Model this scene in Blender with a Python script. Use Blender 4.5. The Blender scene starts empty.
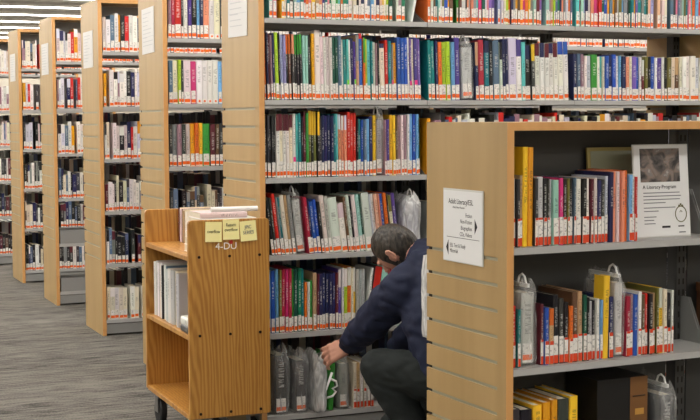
import bpy, bmesh, math, random
from mathutils import Vector, Matrix, noise

R = math.radians
scn = bpy.context.scene
COL = scn.collection
rnd = random.Random(11)

# ------------------------------------------------------------------ helpers
def lin(c):
    c = c / 255.0
    return c / 12.92 if c <= 0.04045 else ((c + 0.055) / 1.055) ** 2.4

def rgb(r, g, b):
    return (lin(r), lin(g), lin(b))

def tag(o, label=None, cat=None, group=None, kind=None):
    if label: o['label'] = label
    if cat: o['category'] = cat
    if group: o['group'] = group
    if kind: o['kind'] = kind
    return o

def empty(name, loc=(0, 0, 0), rz=0.0):
    o = bpy.data.objects.new(name, None)
    o.empty_display_size = 0.05
    COL.objects.link(o)
    o.location = loc
    o.rotation_euler = (0, 0, rz)
    return o

class MB:
    """mesh collector: faces carry a colour (alpha is a pattern seed), a material slot and uv"""
    def __init__(self):
        self.v = []; self.f = []; self.c = []; self.m = []; self.uv = []; self.M = Matrix.Identity(4)
    def face(self, pts, col=(1, 1, 1, 0), mi=0, uv=None):
        n = len(self.v)
        for p in pts:
            self.v.append(tuple(self.M @ Vector(p)))
        self.f.append(tuple(range(n, n + len(pts))))
        self.c.append(col if len(col) == 4 else (*col, 0)); self.m.append(mi); self.uv.append(uv)
    def mesh(self, verts, faces, col=(1, 1, 1, 0), mi=0):
        n = len(self.v)
        self.v += [tuple(self.M @ Vector(p)) for p in verts]
        for f in faces:
            self.f.append(tuple(n + i for i in f))
            self.c.append(col if len(col) == 4 else (*col, 0)); self.m.append(mi); self.uv.append(None)
    def box(self, x0, x1, y0, y1, z0, z1, col=(1, 1, 1, 0), mi=0):
        v = [(x0, y0, z0), (x1, y0, z0), (x1, y1, z0), (x0, y1, z0), (x0, y0, z1), (x1, y0, z1), (x1, y1, z1), (x0, y1, z1)]
        f = [(0, 3, 2, 1), (4, 5, 6, 7), (0, 1, 5, 4), (1, 2, 6, 5), (2, 3, 7, 6), (3, 0, 4, 7)]
        self.mesh(v, f, col, mi)
    def prism(self, pts, z0, z1, col=(1, 1, 1, 0), mi=0):
        """closed outline pts (x,y) counter-clockwise, extruded in z"""
        n = len(pts)
        v = [(x, y, z0) for x, y in pts] + [(x, y, z1) for x, y in pts]
        f = [tuple(range(n - 1, -1, -1)), tuple(range(n, 2 * n))]
        f += [(i, (i + 1) % n, n + (i + 1) % n, n + i) for i in range(n)]
        self.mesh(v, f, col, mi)
    def tube(self, path, rad, seg=8, col=(1, 1, 1, 0), mi=0, cap=True):
        pts = [Vector(p) for p in path]
        rads = rad if isinstance(rad, (list, tuple)) else [rad] * len(pts)
        rings = []; up = None
        for i, p in enumerate(pts):
            t = (pts[min(i + 1, len(pts) - 1)] - pts[max(i - 1, 0)]).normalized()
            if up is None:
                up = t.orthogonal().normalized()
            up = (up - t * up.dot(t)).normalized()
            b = t.cross(up)
            rings.append([p + (up * math.cos(2 * math.pi * k / seg) + b * math.sin(2 * math.pi * k / seg)) * rads[i] for k in range(seg)])
        v = [q for r_ in rings for q in r_]
        f = []
        for i in range(len(pts) - 1):
            for k in range(seg):
                f.append((i * seg + k, i * seg + (k + 1) % seg, (i + 1) * seg + (k + 1) % seg, (i + 1) * seg + k))
        if cap:
            f.append(tuple(range(seg - 1, -1, -1))); f.append(tuple((len(pts) - 1) * seg + k for k in range(seg)))
        self.mesh(v, f, col, mi)
    def build(self, name, mats, parent=None, loc=(0, 0, 0), rot=(0, 0, 0), bevel=0, smooth=False):
        me = bpy.data.meshes.new(name)
        me.from_pydata(self.v, [], self.f)
        if not isinstance(mats, (list, tuple)): mats = [mats]
        for m in mats: me.materials.append(m)
        me.polygons.foreach_set('material_index', self.m)
        ca = me.color_attributes.new('col', 'FLOAT_COLOR', 'CORNER')
        uvl = me.uv_layers.new(name='UVMap')
        cd = []; ud = []
        for f, c, u in zip(self.f, self.c, self.uv):
            for k in range(len(f)):
                cd += c
                ud += (u[k] if u else (0.0, 0.0))
        ca.data.foreach_set('color', cd)
        uvl.data.foreach_set('uv', ud)
        me.update()
        o = bpy.data.objects.new(name, me)
        COL.objects.link(o)
        o.location = loc; o.rotation_euler = rot
        if parent: o.parent = parent
        if bevel:
            b = o.modifiers.new('edge', 'BEVEL'); b.width = bevel; b.segments = 2; b.limit_method = 'ANGLE'
        if smooth:
            me.polygons.foreach_set('use_smooth', [True] * len(me.polygons)); me.update()
        return o

def text_part(name, body, size, mat, parent, loc, rot, align='LEFT', ext=0.0004, sx=1.0):
    cu = bpy.data.curves.new(name, 'FONT')
    cu.body = body; cu.size = size; cu.align_x = align; cu.extrude = ext; cu.resolution_u = 3
    t = bpy.data.objects.new(name + '_source', cu)
    COL.objects.link(t)
    dg = bpy.context.evaluated_depsgraph_get()
    me = bpy.data.meshes.new_from_object(t.evaluated_get(dg))
    bpy.data.objects.remove(t); bpy.data.curves.remove(cu)
    me.materials.clear(); me.materials.append(mat)
    o = bpy.data.objects.new(name, me)
    COL.objects.link(o); o.location = loc; o.rotation_euler = rot; o.scale = (sx, 1, 1)
    if parent: o.parent = parent
    return o

# ------------------------------------------------------------------ materials
MATS = {}
def new_mat(name):
    m = bpy.data.materials.new(name); m.use_nodes = True
    nt = m.node_tree
    b = nt.nodes['Principled BSDF']
    MATS[name] = m
    return m, nt, b

def simple(name, c, rough=0.5, metal=0.0, spec=0.5, bump=0.0, bscale=200, var=0.0, vscale=3.0):
    m, nt, b = new_mat(name)
    b.inputs['Base Color'].default_value = (*rgb(*c), 1); b.inputs['Roughness'].default_value = rough
    b.inputs['Metallic'].default_value = metal; b.inputs['Specular IOR Level'].default_value = spec
    tc = nt.nodes.new('ShaderNodeTexCoord')
    if var:
        n = nt.nodes.new('ShaderNodeTexNoise'); n.inputs['Scale'].default_value = vscale; n.inputs['Detail'].default_value = 5
        nt.links.new(tc.outputs['Object'], n.inputs['Vector'])
        mx = nt.nodes.new('ShaderNodeMix'); mx.data_type = 'RGBA'
        c0 = rgb(*c)
        mx.inputs['A'].default_value = (*[k * (1 - var) for k in c0], 1); mx.inputs['B'].default_value = (*[min(1, k * (1 + var)) for k in c0], 1)
        nt.links.new(n.outputs['Fac'], mx.inputs['Factor']); nt.links.new(mx.outputs['Result'], b.inputs['Base Color'])
    if bump:
        n2 = nt.nodes.new('ShaderNodeTexNoise'); n2.inputs['Scale'].default_value = bscale; n2.inputs['Detail'].default_value = 3
        nt.links.new(tc.outputs['Object'], n2.inputs['Vector'])
        bp = nt.nodes.new('ShaderNodeBump'); bp.inputs['Strength'].default_value = bump; bp.inputs['Distance'].default_value = 0.002
        nt.links.new(n2.outputs['Fac'], bp.inputs['Height']); nt.links.new(bp.outputs['Normal'], b.inputs['Normal'])
    return m

def wood(name, c1, c2, scale, stretch, contrast=(0.35, 0.65), rough=0.42, dist=3.0, wave=False):
    m, nt, b = new_mat(name)
    tc = nt.nodes.new('ShaderNodeTexCoord'); mp = nt.nodes.new('ShaderNodeMapping')
    mp.inputs['Scale'].default_value = stretch
    nt.links.new(tc.outputs['Object'], mp.inputs['Vector'])
    n = nt.nodes.new('ShaderNodeTexNoise'); n.inputs['Scale'].default_value = scale; n.inputs['Detail'].default_value = 6; n.inputs['Distortion'].default_value = 0.4
    nt.links.new(mp.outputs['Vector'], n.inputs['Vector'])
    fac = n.outputs['Fac']
    if wave:
        w = nt.nodes.new('ShaderNodeTexWave'); w.wave_type = 'RINGS'; w.rings_direction = 'Y'
        w.inputs['Scale'].default_value = scale * 0.9; w.inputs['Distortion'].default_value = dist; w.inputs['Detail'].default_value = 3; w.inputs['Detail Scale'].default_value = 1.4
        nt.links.new(mp.outputs['Vector'], w.inputs['Vector'])
        mm = nt.nodes.new('ShaderNodeMath'); mm.operation = 'MULTIPLY_ADD'; mm.inputs[1].default_value = 0.5
        half = nt.nodes.new('ShaderNodeMath'); half.operation = 'MULTIPLY'; half.inputs[1].default_value = 0.55
        nt.links.new(n.outputs['Fac'], half.inputs[0])
        nt.links.new(w.outputs['Fac'], mm.inputs[0]); nt.links.new(half.outputs[0], mm.inputs[2])
        fac = mm.outputs[0]
    cr = nt.nodes.new('ShaderNodeValToRGB')
    cr.color_ramp.elements[0].position = contrast[0]; cr.color_ramp.elements[1].position = contrast[1]
    cr.color_ramp.elements[0].color = (*rgb(*c1), 1); cr.color_ramp.elements[1].color = (*rgb(*c2), 1)
    nt.links.new(fac, cr.inputs['Fac']); nt.links.new(cr.outputs['Color'], b.inputs['Base Color'])
    b.inputs['Roughness'].default_value = rough
    return m

M_maple = wood('maple_laminate', (168, 138, 90), (178, 148, 100), 2.2, (5, 5, 0.5))
M_edge = wood('maple_edge_band', (208, 152, 92), (216, 164, 104), 3.0, (6, 6, 0.6), rough=0.35)
M_oak = wood('honey_oak', (164, 110, 46), (194, 142, 68), 5.2, (5.0, 5.0, 0.5), (0.2, 0.8), 0.4, 7.0, True)
M_slot = simple('slot_insert', (158, 154, 132), 0.45)
M_dark = simple('slot_dark', (30, 26, 22), 0.8)
M_shelf = simple('pale_steel', (176, 175, 173), 0.42, 0.0, 0.5)
M_steel = simple('grey_steel', (150, 150, 148), 0.45, 0.25)
M_darksteel = simple('dark_steel', (74, 74, 73), 0.5, 0.3)
M_paper = simple('paper', (228, 228, 228), 0.7)
M_ink = simple('ink', (38, 36, 40), 0.8)
M_fadeink = simple('faded_ink', (120, 120, 124), 0.8)
M_whitevinyl = simple('white_vinyl', (236, 232, 226), 0.5)
M_reddot = simple('red_dot', (200, 50, 40), 0.5)
M_note = simple('yellow_note', (252, 240, 168), 0.75)
M_pages = simple('page_block', (224, 214, 192), 0.85, bump=0.4, bscale=300)
M_rubber = simple('black_rubber', (22, 22, 23), 0.6)
M_chrome = simple('caster_metal', (150, 150, 152), 0.3, 0.9)
M_bolt = simple('dark_bolt', (44, 26, 18), 0.4, 0.5)
M_wallp = simple('wall_paint', (196, 188, 174), 0.8, bump=0.1)
M_ceil = simple('ceiling_tile', (238, 233, 226), 0.9, bump=0.3, bscale=120)
M_frame = simple('fixture_white', (225, 225, 222), 0.5)
M_skin = simple('skin', (212, 156, 134), 0.5, var=0.12, vscale=30)
M_jacket = simple('navy_jacket', (32, 38, 62), 0.75, spec=0.3, bump=0.5, bscale=60, var=0.12, vscale=12)
M_pants = simple('charcoal_denim', (42, 46, 46), 0.85, spec=0.2, bump=0.4, bscale=180, var=0.15, vscale=14)
M_shoe = simple('black_shoe', (20, 20, 22), 0.5)
M_sole = simple('shoe_sole', (190, 188, 182), 0.6)
M_whiteplastic = simple('white_plastic', (238, 238, 236), 0.35)
M_acrylic_back = simple('stand_backing', (206, 206, 202), 0.3)

def hair_mat():
    m, nt, b = new_mat('dark_hair')
    tc = nt.nodes.new('ShaderNodeTexCoord'); mp = nt.nodes.new('ShaderNodeMapping'); mp.inputs['Scale'].default_value = (60, 60, 14)
    n = nt.nodes.new('ShaderNodeTexNoise'); n.inputs['Scale'].default_value = 1.6; n.inputs['Detail'].default_value = 4
    nt.links.new(tc.outputs['Object'], mp.inputs['Vector']); nt.links.new(mp.outputs['Vector'], n.inputs['Vector'])
    cr = nt.nodes.new('ShaderNodeValToRGB')
    cr.color_ramp.elements[0].position = 0.35; cr.color_ramp.elements[1].position = 0.7
    cr.color_ramp.elements[0].color = (*rgb(12, 11, 10), 1); cr.color_ramp.elements[1].color = (*rgb(84, 75, 66), 1)
    nt.links.new(n.outputs['Fac'], cr.inputs['Fac']); nt.links.new(cr.outputs['Color'], b.inputs['Base Color'])
    bp = nt.nodes.new('ShaderNodeBump'); bp.inputs['Strength'].default_value = 0.9; bp.inputs['Distance'].default_value = 0.004
    nt.links.new(n.outputs['Fac'], bp.inputs['Height']); nt.links.new(bp.outputs['Normal'], b.inputs['Normal'])
    b.inputs['Roughness'].default_value = 0.45
    return m
M_hair = hair_mat()

def bag_mat(name, tint, alpha):
    m, nt, b = new_mat(name)
    out = nt.nodes['Material Output']
    b.inputs['Base Color'].default_value = (*rgb(*tint), 1); b.inputs['Roughness'].default_value = 0.22
    tr = nt.nodes.new('ShaderNodeBsdfTransparent')
    mx = nt.nodes.new('ShaderNodeMixShader')
    tc = nt.nodes.new('ShaderNodeTexCoord'); mp = nt.nodes.new('ShaderNodeMapping'); mp.inputs['Scale'].default_value = (45, 45, 12)
    n = nt.nodes.new('ShaderNodeTexNoise'); n.inputs['Scale'].default_value = 1.0; n.inputs['Detail'].default_value = 4; n.inputs['Distortion'].default_value = 1.2
    nt.links.new(tc.outputs['Object'], mp.inputs['Vector']); nt.links.new(mp.outputs['Vector'], n.inputs['Vector'])
    mr = nt.nodes.new('ShaderNodeMapRange')
    mr.inputs['From Min'].default_value = 0.38; mr.inputs['From Max'].default_value = 0.72
    mr.inputs['To Min'].default_value = alpha * 0.5; mr.inputs['To Max'].default_value = min(1, alpha * 1.7)
    nt.links.new(n.outputs['Fac'], mr.inputs['Value'])
    nt.links.new(mr.outputs['Result'], mx.inputs['Fac'])
    nt.links.new(tr.outputs[0], mx.inputs[1]); nt.links.new(b.outputs[0], mx.inputs[2])
    nt.links.new(mx.outputs[0], out.inputs['Surface'])
    bp = nt.nodes.new('ShaderNodeBump'); bp.inputs['Strength'].default_value = 0.8; bp.inputs['Distance'].default_value = 0.01
    nt.links.new(n.outputs['Fac'], bp.inputs['Height']); nt.links.new(bp.outputs['Normal'], b.inputs['Normal'])
    return m
M_bag = bag_mat('clear_bag', (232, 232, 230), 0.22)
M_bagmilky = bag_mat('milky_bag', (236, 236, 236), 0.75)
M_cleartape = bag_mat('clear_sleeve', (230, 230, 228), 0.16)

def cover_mat():
    """printed book cover: colour from the mesh, title marks on the spine from uv and seed"""
    m, nt, b = new_mat('book_cover')
    at = nt.nodes.new('ShaderNodeAttribute'); at.attribute_name = 'col'
    uv = nt.nodes.new('ShaderNodeUVMap'); uv.uv_map = 'UVMap'
    sp = nt.nodes.new('ShaderNodeSeparateXYZ'); nt.links.new(uv.outputs['UV'], sp.inputs[0])
    def math_(op, a, b_, c_=None):
        n = nt.nodes.new('ShaderNodeMath'); n.operation = op
        for i, x in enumerate((a, b_, c_)):
            if x is None: continue
            if isinstance(x, (int, float)): n.inputs[i].default_value = x
            else: nt.links.new(x, n.inputs[i])
        return n.outputs[0]
    u, v, seed = sp.outputs['X'], sp.outputs['Y'], at.outputs['Alpha']
    cb = nt.nodes.new('ShaderNodeCombineXYZ')
    nt.links.new(math_('MULTIPLY', u, 1.6), cb.inputs[0]); nt.links.new(math_('MULTIPLY', v, 60.0), cb.inputs[1]); nt.links.new(math_('MULTIPLY', seed, 91.7), cb.inputs[2])
    n = nt.nodes.new('ShaderNodeTexNoise'); n.inputs['Scale'].default_value = 1.0; n.inputs['Detail'].default_value = 1.0
    nt.links.new(cb.outputs[0], n.inputs['Vector'])
    ink = math_('GREATER_THAN', n.outputs['Fac'], 0.5)
    lo = math_('MULTIPLY_ADD', math_('FRACT', math_('MULTIPLY', seed, 7.3), 0), 0.2, 0.36)
    hi = math_('MULTIPLY_ADD', math_('FRACT', math_('MULTIPLY', seed, 13.7), 0), 0.25, 0.68)
    mask = math_('MULTIPLY', math_('GREATER_THAN', v, lo), math_('LESS_THAN', v, hi))
    mask = math_('MULTIPLY', mask, math_('MULTIPLY', math_('GREATER_THAN', u, 0.27), math_('LESS_THAN', u, 0.73)))
    mask = math_('MULTIPLY', math_('MULTIPLY', mask, ink), math_('GREATER_THAN', seed, 0.02))
    bw = nt.nodes.new('ShaderNodeRGBToBW'); nt.links.new(at.outputs['Color'], bw.inputs[0])
    dark = math_('LESS_THAN', bw.outputs[0], 0.22)
    inkc = nt.nodes.new('ShaderNodeMix'); inkc.data_type = 'RGBA'
    inkc.inputs['A'].default_value = (0.03, 0.03, 0.04, 1); inkc.inputs['B'].default_value = (0.75, 0.74, 0.7, 1)
    nt.links.new(dark, inkc.inputs['Factor'])
    mx = nt.nodes.new('ShaderNodeMix'); mx.data_type = 'RGBA'
    nt.links.new(math_('MULTIPLY', mask, 0.42), mx.inputs['Factor'])
    nt.links.new(at.outputs['Color'], mx.inputs['A']); nt.links.new(inkc.outputs['Result'], mx.inputs['B'])
    nt.links.new(mx.outputs['Result'], b.inputs['Base Color'])
    b.inputs['Roughness'].default_value = 0.35
    return m
M_cover = cover_mat()

def label_mat():
    """call-number label: colours from the mesh, short dark print lines on the white"""
    m, nt, b = new_mat('spine_label')
    at = nt.nodes.new('ShaderNodeAttribute'); at.attribute_name = 'col'
    uv = nt.nodes.new('ShaderNodeUVMap'); uv.uv_map = 'UVMap'
    mp = nt.nodes.new('ShaderNodeMapping'); mp.inputs['Scale'].default_value = (5, 7, 1)
    nt.links.new(uv.outputs['UV'], mp.inputs['Vector'])
    n = nt.nodes.new('ShaderNodeTexNoise'); n.inputs['Scale'].default_value = 1.0; n.inputs['Detail'].default_value = 2; n.noise_dimensions = '3D'
    nt.links.new(mp.outputs['Vector'], n.inputs['Vector'])
    mr = nt.nodes.new('ShaderNodeMapRange'); mr.inputs['From Min'].default_value = 0.56; mr.inputs['From Max'].default_value = 0.6
    nt.links.new(n.outputs['Fac'], mr.inputs['Value'])
    ml = nt.nodes.new('ShaderNodeMath'); ml.operation = 'MULTIPLY'; nt.links.new(mr.outputs['Result'], ml.inputs[0]); nt.links.new(at.outputs['Alpha'], ml.inputs[1])
    mx = nt.nodes.new('ShaderNodeMix'); mx.data_type = 'RGBA'; mx.inputs['B'].default_value = (0.12, 0.12, 0.13, 1)
    nt.links.new(ml.outputs[0], mx.inputs['Factor']); nt.links.new(at.outputs['Color'], mx.inputs['A'])
    nt.links.new(mx.outputs['Result'], b.inputs['Base Color'])
    b.inputs['Roughness'].default_value = 0.5
    return m
M_label = label_mat()

def carpet_mat():
    m, nt, b = new_mat('grey_carpet')
    tc = nt.nodes.new('ShaderNodeTexCoord')
    def nz(scale, st, det):
        mp = nt.nodes.new('ShaderNodeMapping'); mp.inputs['Scale'].default_value = st
        n = nt.nodes.new('ShaderNodeTexNoise'); n.inputs['Scale'].default_value = scale; n.inputs['Detail'].default_value = det
        nt.links.new(tc.outputs['Object'], mp.inputs['Vector']); nt.links.new(mp.outputs['Vector'], n.inputs['Vector'])
        return n.outputs['Fac']
    a = nz(4.5, (1.3, 12, 1), 4); c = nz(160, (0.6, 1, 1), 2); d = nz(1.2, (0.5, 4, 1), 3)
    s = nt.nodes.new('ShaderNodeMath'); s.operation = 'MULTIPLY_ADD'; s.inputs[1].default_value = 0.55; nt.links.new(a, s.inputs[0])
    s2 = nt.nodes.new('ShaderNodeMath'); s2.operation = 'MULTIPLY_ADD'; s2.inputs[1].default_value = 0.35; nt.links.new(c, s2.inputs[0])
    s3 = nt.nodes.new('ShaderNodeMath'); s3.operation = 'MULTIPLY'; s3.inputs[1].default_value = 0.25; nt.links.new(d, s3.inputs[0])
    nt.links.new(s3.outputs[0], s2.inputs[2]); nt.links.new(s2.outputs[0], s.inputs[2])
    cr = nt.nodes.new('ShaderNodeValToRGB')
    cr.color_ramp.elements[0].position = 0.46; cr.color_ramp.elements[1].position = 0.64
    cr.color_ramp.elements[0].color = (*rgb(54, 52, 50), 1); cr.color_ramp.elements[1].color = (*rgb(116, 112, 106), 1)
    nt.links.new(s.outputs[0], cr.inputs['Fac']); nt.links.new(cr.outputs['Color'], b.inputs['Base Color'])
    b.inputs['Roughness'].default_value = 0.95; b.inputs['Specular IOR Level'].default_value = 0.1
    bp = nt.nodes.new('ShaderNodeBump'); bp.inputs['Strength'].default_value = 0.5; bp.inputs['Distance'].default_value = 0.004
    nt.links.new(c, bp.inputs['Height']); nt.links.new(bp.outputs['Normal'], b.inputs['Normal'])
    return m
M_carpet = carpet_mat()

def emit_mat(strength):
    m, nt, b = new_mat('lamp_diffuser')
    b.inputs['Base Color'].default_value = (0.9, 0.9, 0.88, 1)
    b.inputs['Emission Color'].default_value = (1.0, 0.965, 0.9, 1); b.inputs['Emission Strength'].default_value = strength
    return m
M_lamp = emit_mat(11.5)

def photo_mat():
    m, nt, b = new_mat('printed_photo')
    tc = nt.nodes.new('ShaderNodeTexCoord')
    mp = nt.nodes.new('ShaderNodeMapping'); mp.inputs['Scale'].default_value = (18, 1, 22); mp.inputs['Location'].default_value = (0.3, 0, 0.7)
    nt.links.new(tc.outputs['Object'], mp.inputs['Vector'])
    n = nt.nodes.new('ShaderNodeTexNoise'); n.inputs['Scale'].default_value = 1.0; n.inputs['Detail'].default_value = 3; n.inputs['Distortion'].default_value = 0.8
    nt.links.new(mp.outputs['Vector'], n.inputs['Vector'])
    cr = nt.nodes.new('ShaderNodeValToRGB'); e = cr.color_ramp.elements
    e[0].position = 0.36; e[0].color = (*rgb(40, 36, 36), 1); e[1].position = 0.72; e[1].color = (*rgb(196, 186, 178), 1)
    k = e.new(0.48); k.color = (*rgb(92, 84, 80), 1); k = e.new(0.56); k.color = (*rgb(134, 116, 106), 1); k = e.new(0.62); k.color = (*rgb(120, 114, 112), 1)
    nt.links.new(n.outputs['Fac'], cr.inputs['Fac']); nt.links.new(cr.outputs['Color'], b.inputs['Base Color'])
    b.inputs['Roughness'].default_value = 0.5
    return m
M_photo = photo_mat()

# ------------------------------------------------------------------ colours of books
PAL = {
 'white': (232, 228, 222), 'cream': (226, 216, 192), 'black': (28, 27, 30), 'charcoal': (58, 57, 60), 'grey': (140, 140, 140), 'silver': (190, 190, 188),
 'navy': (36, 40, 84), 'blue': (40, 84, 176), 'sky': (112, 168, 216), 'slate': (92, 112, 140), 'lavender': (150, 156, 200), 'purple': (84, 62, 140), 'violet': (120, 92, 170),
 'teal': (24, 122, 128), 'mint': (150, 196, 184), 'aqua': (96, 190, 190), 'pine': (22, 82, 66), 'green': (64, 150, 60), 'lime': (170, 200, 50), 'olive': (112, 110, 52),
 'yellow': (238, 190, 44), 'amber': (228, 158, 28), 'orange': (226, 112, 40), 'salmon': (224, 142, 110), 'peach': (228, 180, 150), 'red': (206, 42, 36), 'crimson': (176, 40, 66),
 'maroon': (96, 34, 46), 'pink': (224, 130, 150), 'magenta': (204, 52, 116), 'mauve': (160, 124, 136), 'brown': (104, 76, 56), 'tan': (190, 156, 116), 'blush': (224, 206, 206), 'pale': (206, 216, 200), 'lilac': (204, 204, 220), 'emerald': (30, 128, 90),
}
ADJ = {'sky': 'sky-blue', 'pale': 'pale-green', 'blush': 'blush-pink', 'pine': 'dark-green'}
def cname(c): return ADJ.get(c, c)
def jit(c, k=0.07):
    f = 1 + rnd.uniform(-k, k)
    return tuple(min(255, max(0, x * f + rnd.uniform(-5, 5))) for x in c)

WHITE = rgb(234, 230, 224); ORANGE = rgb(242, 104, 22); DEEPRED = rgb(214, 66, 26)

def book_geo(cm, pm, lm, t, h, d, c, band=None, bf=0.0, label='wo', sticker=None, M=None, low=False):
    """cover into cm, page block into pm, label into lm; spine on y=0 facing -y, x from 0 to t"""
    M = M or Matrix.Identity(4)
    seed = rnd.uniform(0.03, 1.0)
    C = (*c, 0.0); S = (*c, seed)
    for mb in {id(x): x for x in (cm, pm, lm) if x is not None}.values(): mb.M = M
    r = min(t * 0.32, 0.004); w = min(0.0018, t * 0.2)
    if low:
        out = [(0, 0), (t, 0), (t, d), (0, d)]
    else:
        out = [(0, r), (t * 0.12, r * 0.35), (t * 0.3, 0), (t * 0.7, 0), (t * 0.88, r * 0.35), (t, r), (t, d), (t - w, d), (t - w, r + w), (w, r + w), (w, d), (0, d)]
    zb = h * (1 - bf) if band else None
    n = len(out)
    # spine side (outline edges between the left and right corner)
    ns = 1 if low else 5
    us = [p[0] / t for p in out[:ns + 1]]
    for i in range(n):
        a, b_ = out[i], out[(i + 1) % n]
        if i < ns:
            zs = [(0, zb or h, S)] + ([(zb, h, (*band, 0.0))] if band else [])
            for z0, z1, cc in zs:
                cm.face([(a[0], a[1], z0), (b_[0], b_[1], z0), (b_[0], b_[1], z1), (a[0], a[1], z1)], cc, 0,
                        [(us[i], z0 / h), (us[i + 1], z0 / h), (us[i + 1], z1 / h), (us[i], z1 / h)])
        else:
            cm.face([(a[0], a[1], 0), (b_[0], b_[1], 0), (b_[0], b_[1], h), (a[0], a[1], h)], C, 0)
    if low:
        top = (*rgb(214, 204, 184), 0.0)
        cm.face([(0, 0, h), (t, 0, h), (t, d, h), (0, d, h)], top, 0)
    else:
        for z, fl in ((h, False), (0, True)):
            for q in ([0, 1, 2, 3, 4, 5, 8, 9], [0, 9, 10, 11], [5, 6, 7, 8]):
                P = [(out[k][0], out[k][1], z) for k in q]
                cm.face(P[::-1] if fl else P, C, 0)
        if pm is not None:
            pm.box(w, t - w, r + w, d - 0.003, 0.002, h - 0.003)
    if label and lm is not None:
        e = -0.0005
        j1 = rnd.uniform(-.003, .003); j2 = rnd.uniform(-.008, .003)
        top = min(0.07, h * 0.3)
        zz = [(0.003, 0.009 + j1, (*WHITE, 0.0)), (0.009 + j1, 0.026 + j1, (*(ORANGE if label == 'wo' else DEEPRED), 0.0)), (0.026 + j1, top + j2, (*WHITE, 0.42))]
        if label == 'wo': top += j2
        if label == 'rr':
            top = min(.088, h * .42); rb = rnd.choice((0.007, 0.0, 0.012)); zz = [(0.003, 0.028, (*DEEPRED, 0.0)), (0.028, top - rb, (*WHITE, 0.5))] + ([(top - rb, top, (*DEEPRED, 0.0))] if rb else [])
        if sticker: zz.append((top, top + 0.02, (*sticker, 0.0)))
        if label == 'dot':
            zz = [(0.003, 0.026, (*WHITE, 0.0))]
        s0 = rnd.uniform(0, 40)
        x0, x1 = t * 0.07, t * rnd.uniform(.84, .94)
        for z0, z1, cc in zz:
            lm.face([(x0, e, z0), (x1, e, z0), (x1, e, z1), (x0, e, z1)], cc, 0, [(s0, s0 + z0 * 15), (s0 + t * 14, s0 + z0 * 15), (s0 + t * 14, s0 + z1 * 15), (s0, s0 + z1 * 15)])
            for xa, xb in ((x0, -0.0004), (t + 0.0004, x1)):
                if not low:
                    pass
        if not low:
            lm.box(x0, x1, -0.0003, r, 0.003, zz[-1][1], (*WHITE, 0.0))
        if label == 'dot':
            cx = t / 2; q = min(0.006, t * 0.3)
            lm.face([(cx + q * math.cos(k * math.pi / 4), -0.0009, 0.0145 + q * math.sin(k * math.pi / 4)) for k in range(8)], (*ORANGE, 0.0), 0)
    for mb in {id(x): x for x in (cm, pm, lm) if x is not None}.values(): mb.M = Matrix.Identity(4)

def make_book(loc, rz, lean, t, h, d, colname, band=None, bf=0.0, label='wo', sticker=None, text=None, group=None, cat='book', name='book'):
    cm, pm, lm = MB(), MB(), MB()
    c = rgb(*jit(PAL[colname]))
    book_geo(cm, pm, lm, t, h, d, c, rgb(*jit(PAL[band])) if band else None, bf, label, sticker)
    o = cm.build(name, M_cover)
    o.location = loc; o.rotation_euler = (0, lean, rz)
    pm.build('pages', M_pages, o)
    if label: lm.build('spine_label', M_label, o)
    tag(o, text, cat, group)
    return o

ONES = ['', 'first', 'second', 'third', 'fourth', 'fifth', 'sixth', 'seventh', 'eighth', 'ninth', 'tenth', 'eleventh', 'twelfth', 'thirteenth', 'fourteenth', 'fifteenth',
        'sixteenth', 'seventeenth', 'eighteenth', 'nineteenth']
TENS = {2: ('twentieth', 'twenty'), 3: ('thirtieth', 'thirty'), 4: ('fortieth', 'forty'), 5: ('fiftieth', 'fifty'), 6: ('sixtieth', 'sixty')}
def ordinal(n):
    if n < 20: return ONES[n]
    a, b = divmod(n, 10)
    return TENS[a][0] if b == 0 else TENS[a][1] + '-' + ONES[b]

def parse(spec):
    """'navy 12 280 [band frac] [flags]' items split by ';'; 'xN' repeats"""
    out = []
    for it in spec.split(';'):
        p = it.split()
        if not p: continue
        rep = 1
        if p[-1].startswith('x') and p[-1][1:].isdigit(): rep = int(p.pop()[1:])
        d = dict(c=p[0], t=float(p[1]) / 1000, h=float(p[2]) / 1000, band=None, bf=0, st=None, lab=None, lean=None, kind='book', d=None)
        for q in p[3:]:
            if ':' in q:
                k, val = q.split(':')
                if k == 'lean': d['lean'] = R(float(val))
                elif k == 'lab': d['lab'] = val
                elif k == 'd': d['d'] = float(val) / 1000
                else: d['band'] = k; d['bf'] = float(val)
            elif q == 'P': d['st'] = rgb(236, 60, 140)
            elif q == 'G': d['st'] = rgb(120, 220, 60)
            elif q == 'BAG': d['kind'] = 'bag'
            elif q == 'GAP': d['kind'] = 'gap'
        for _ in range(rep): out.append(dict(d))
    return out

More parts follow.
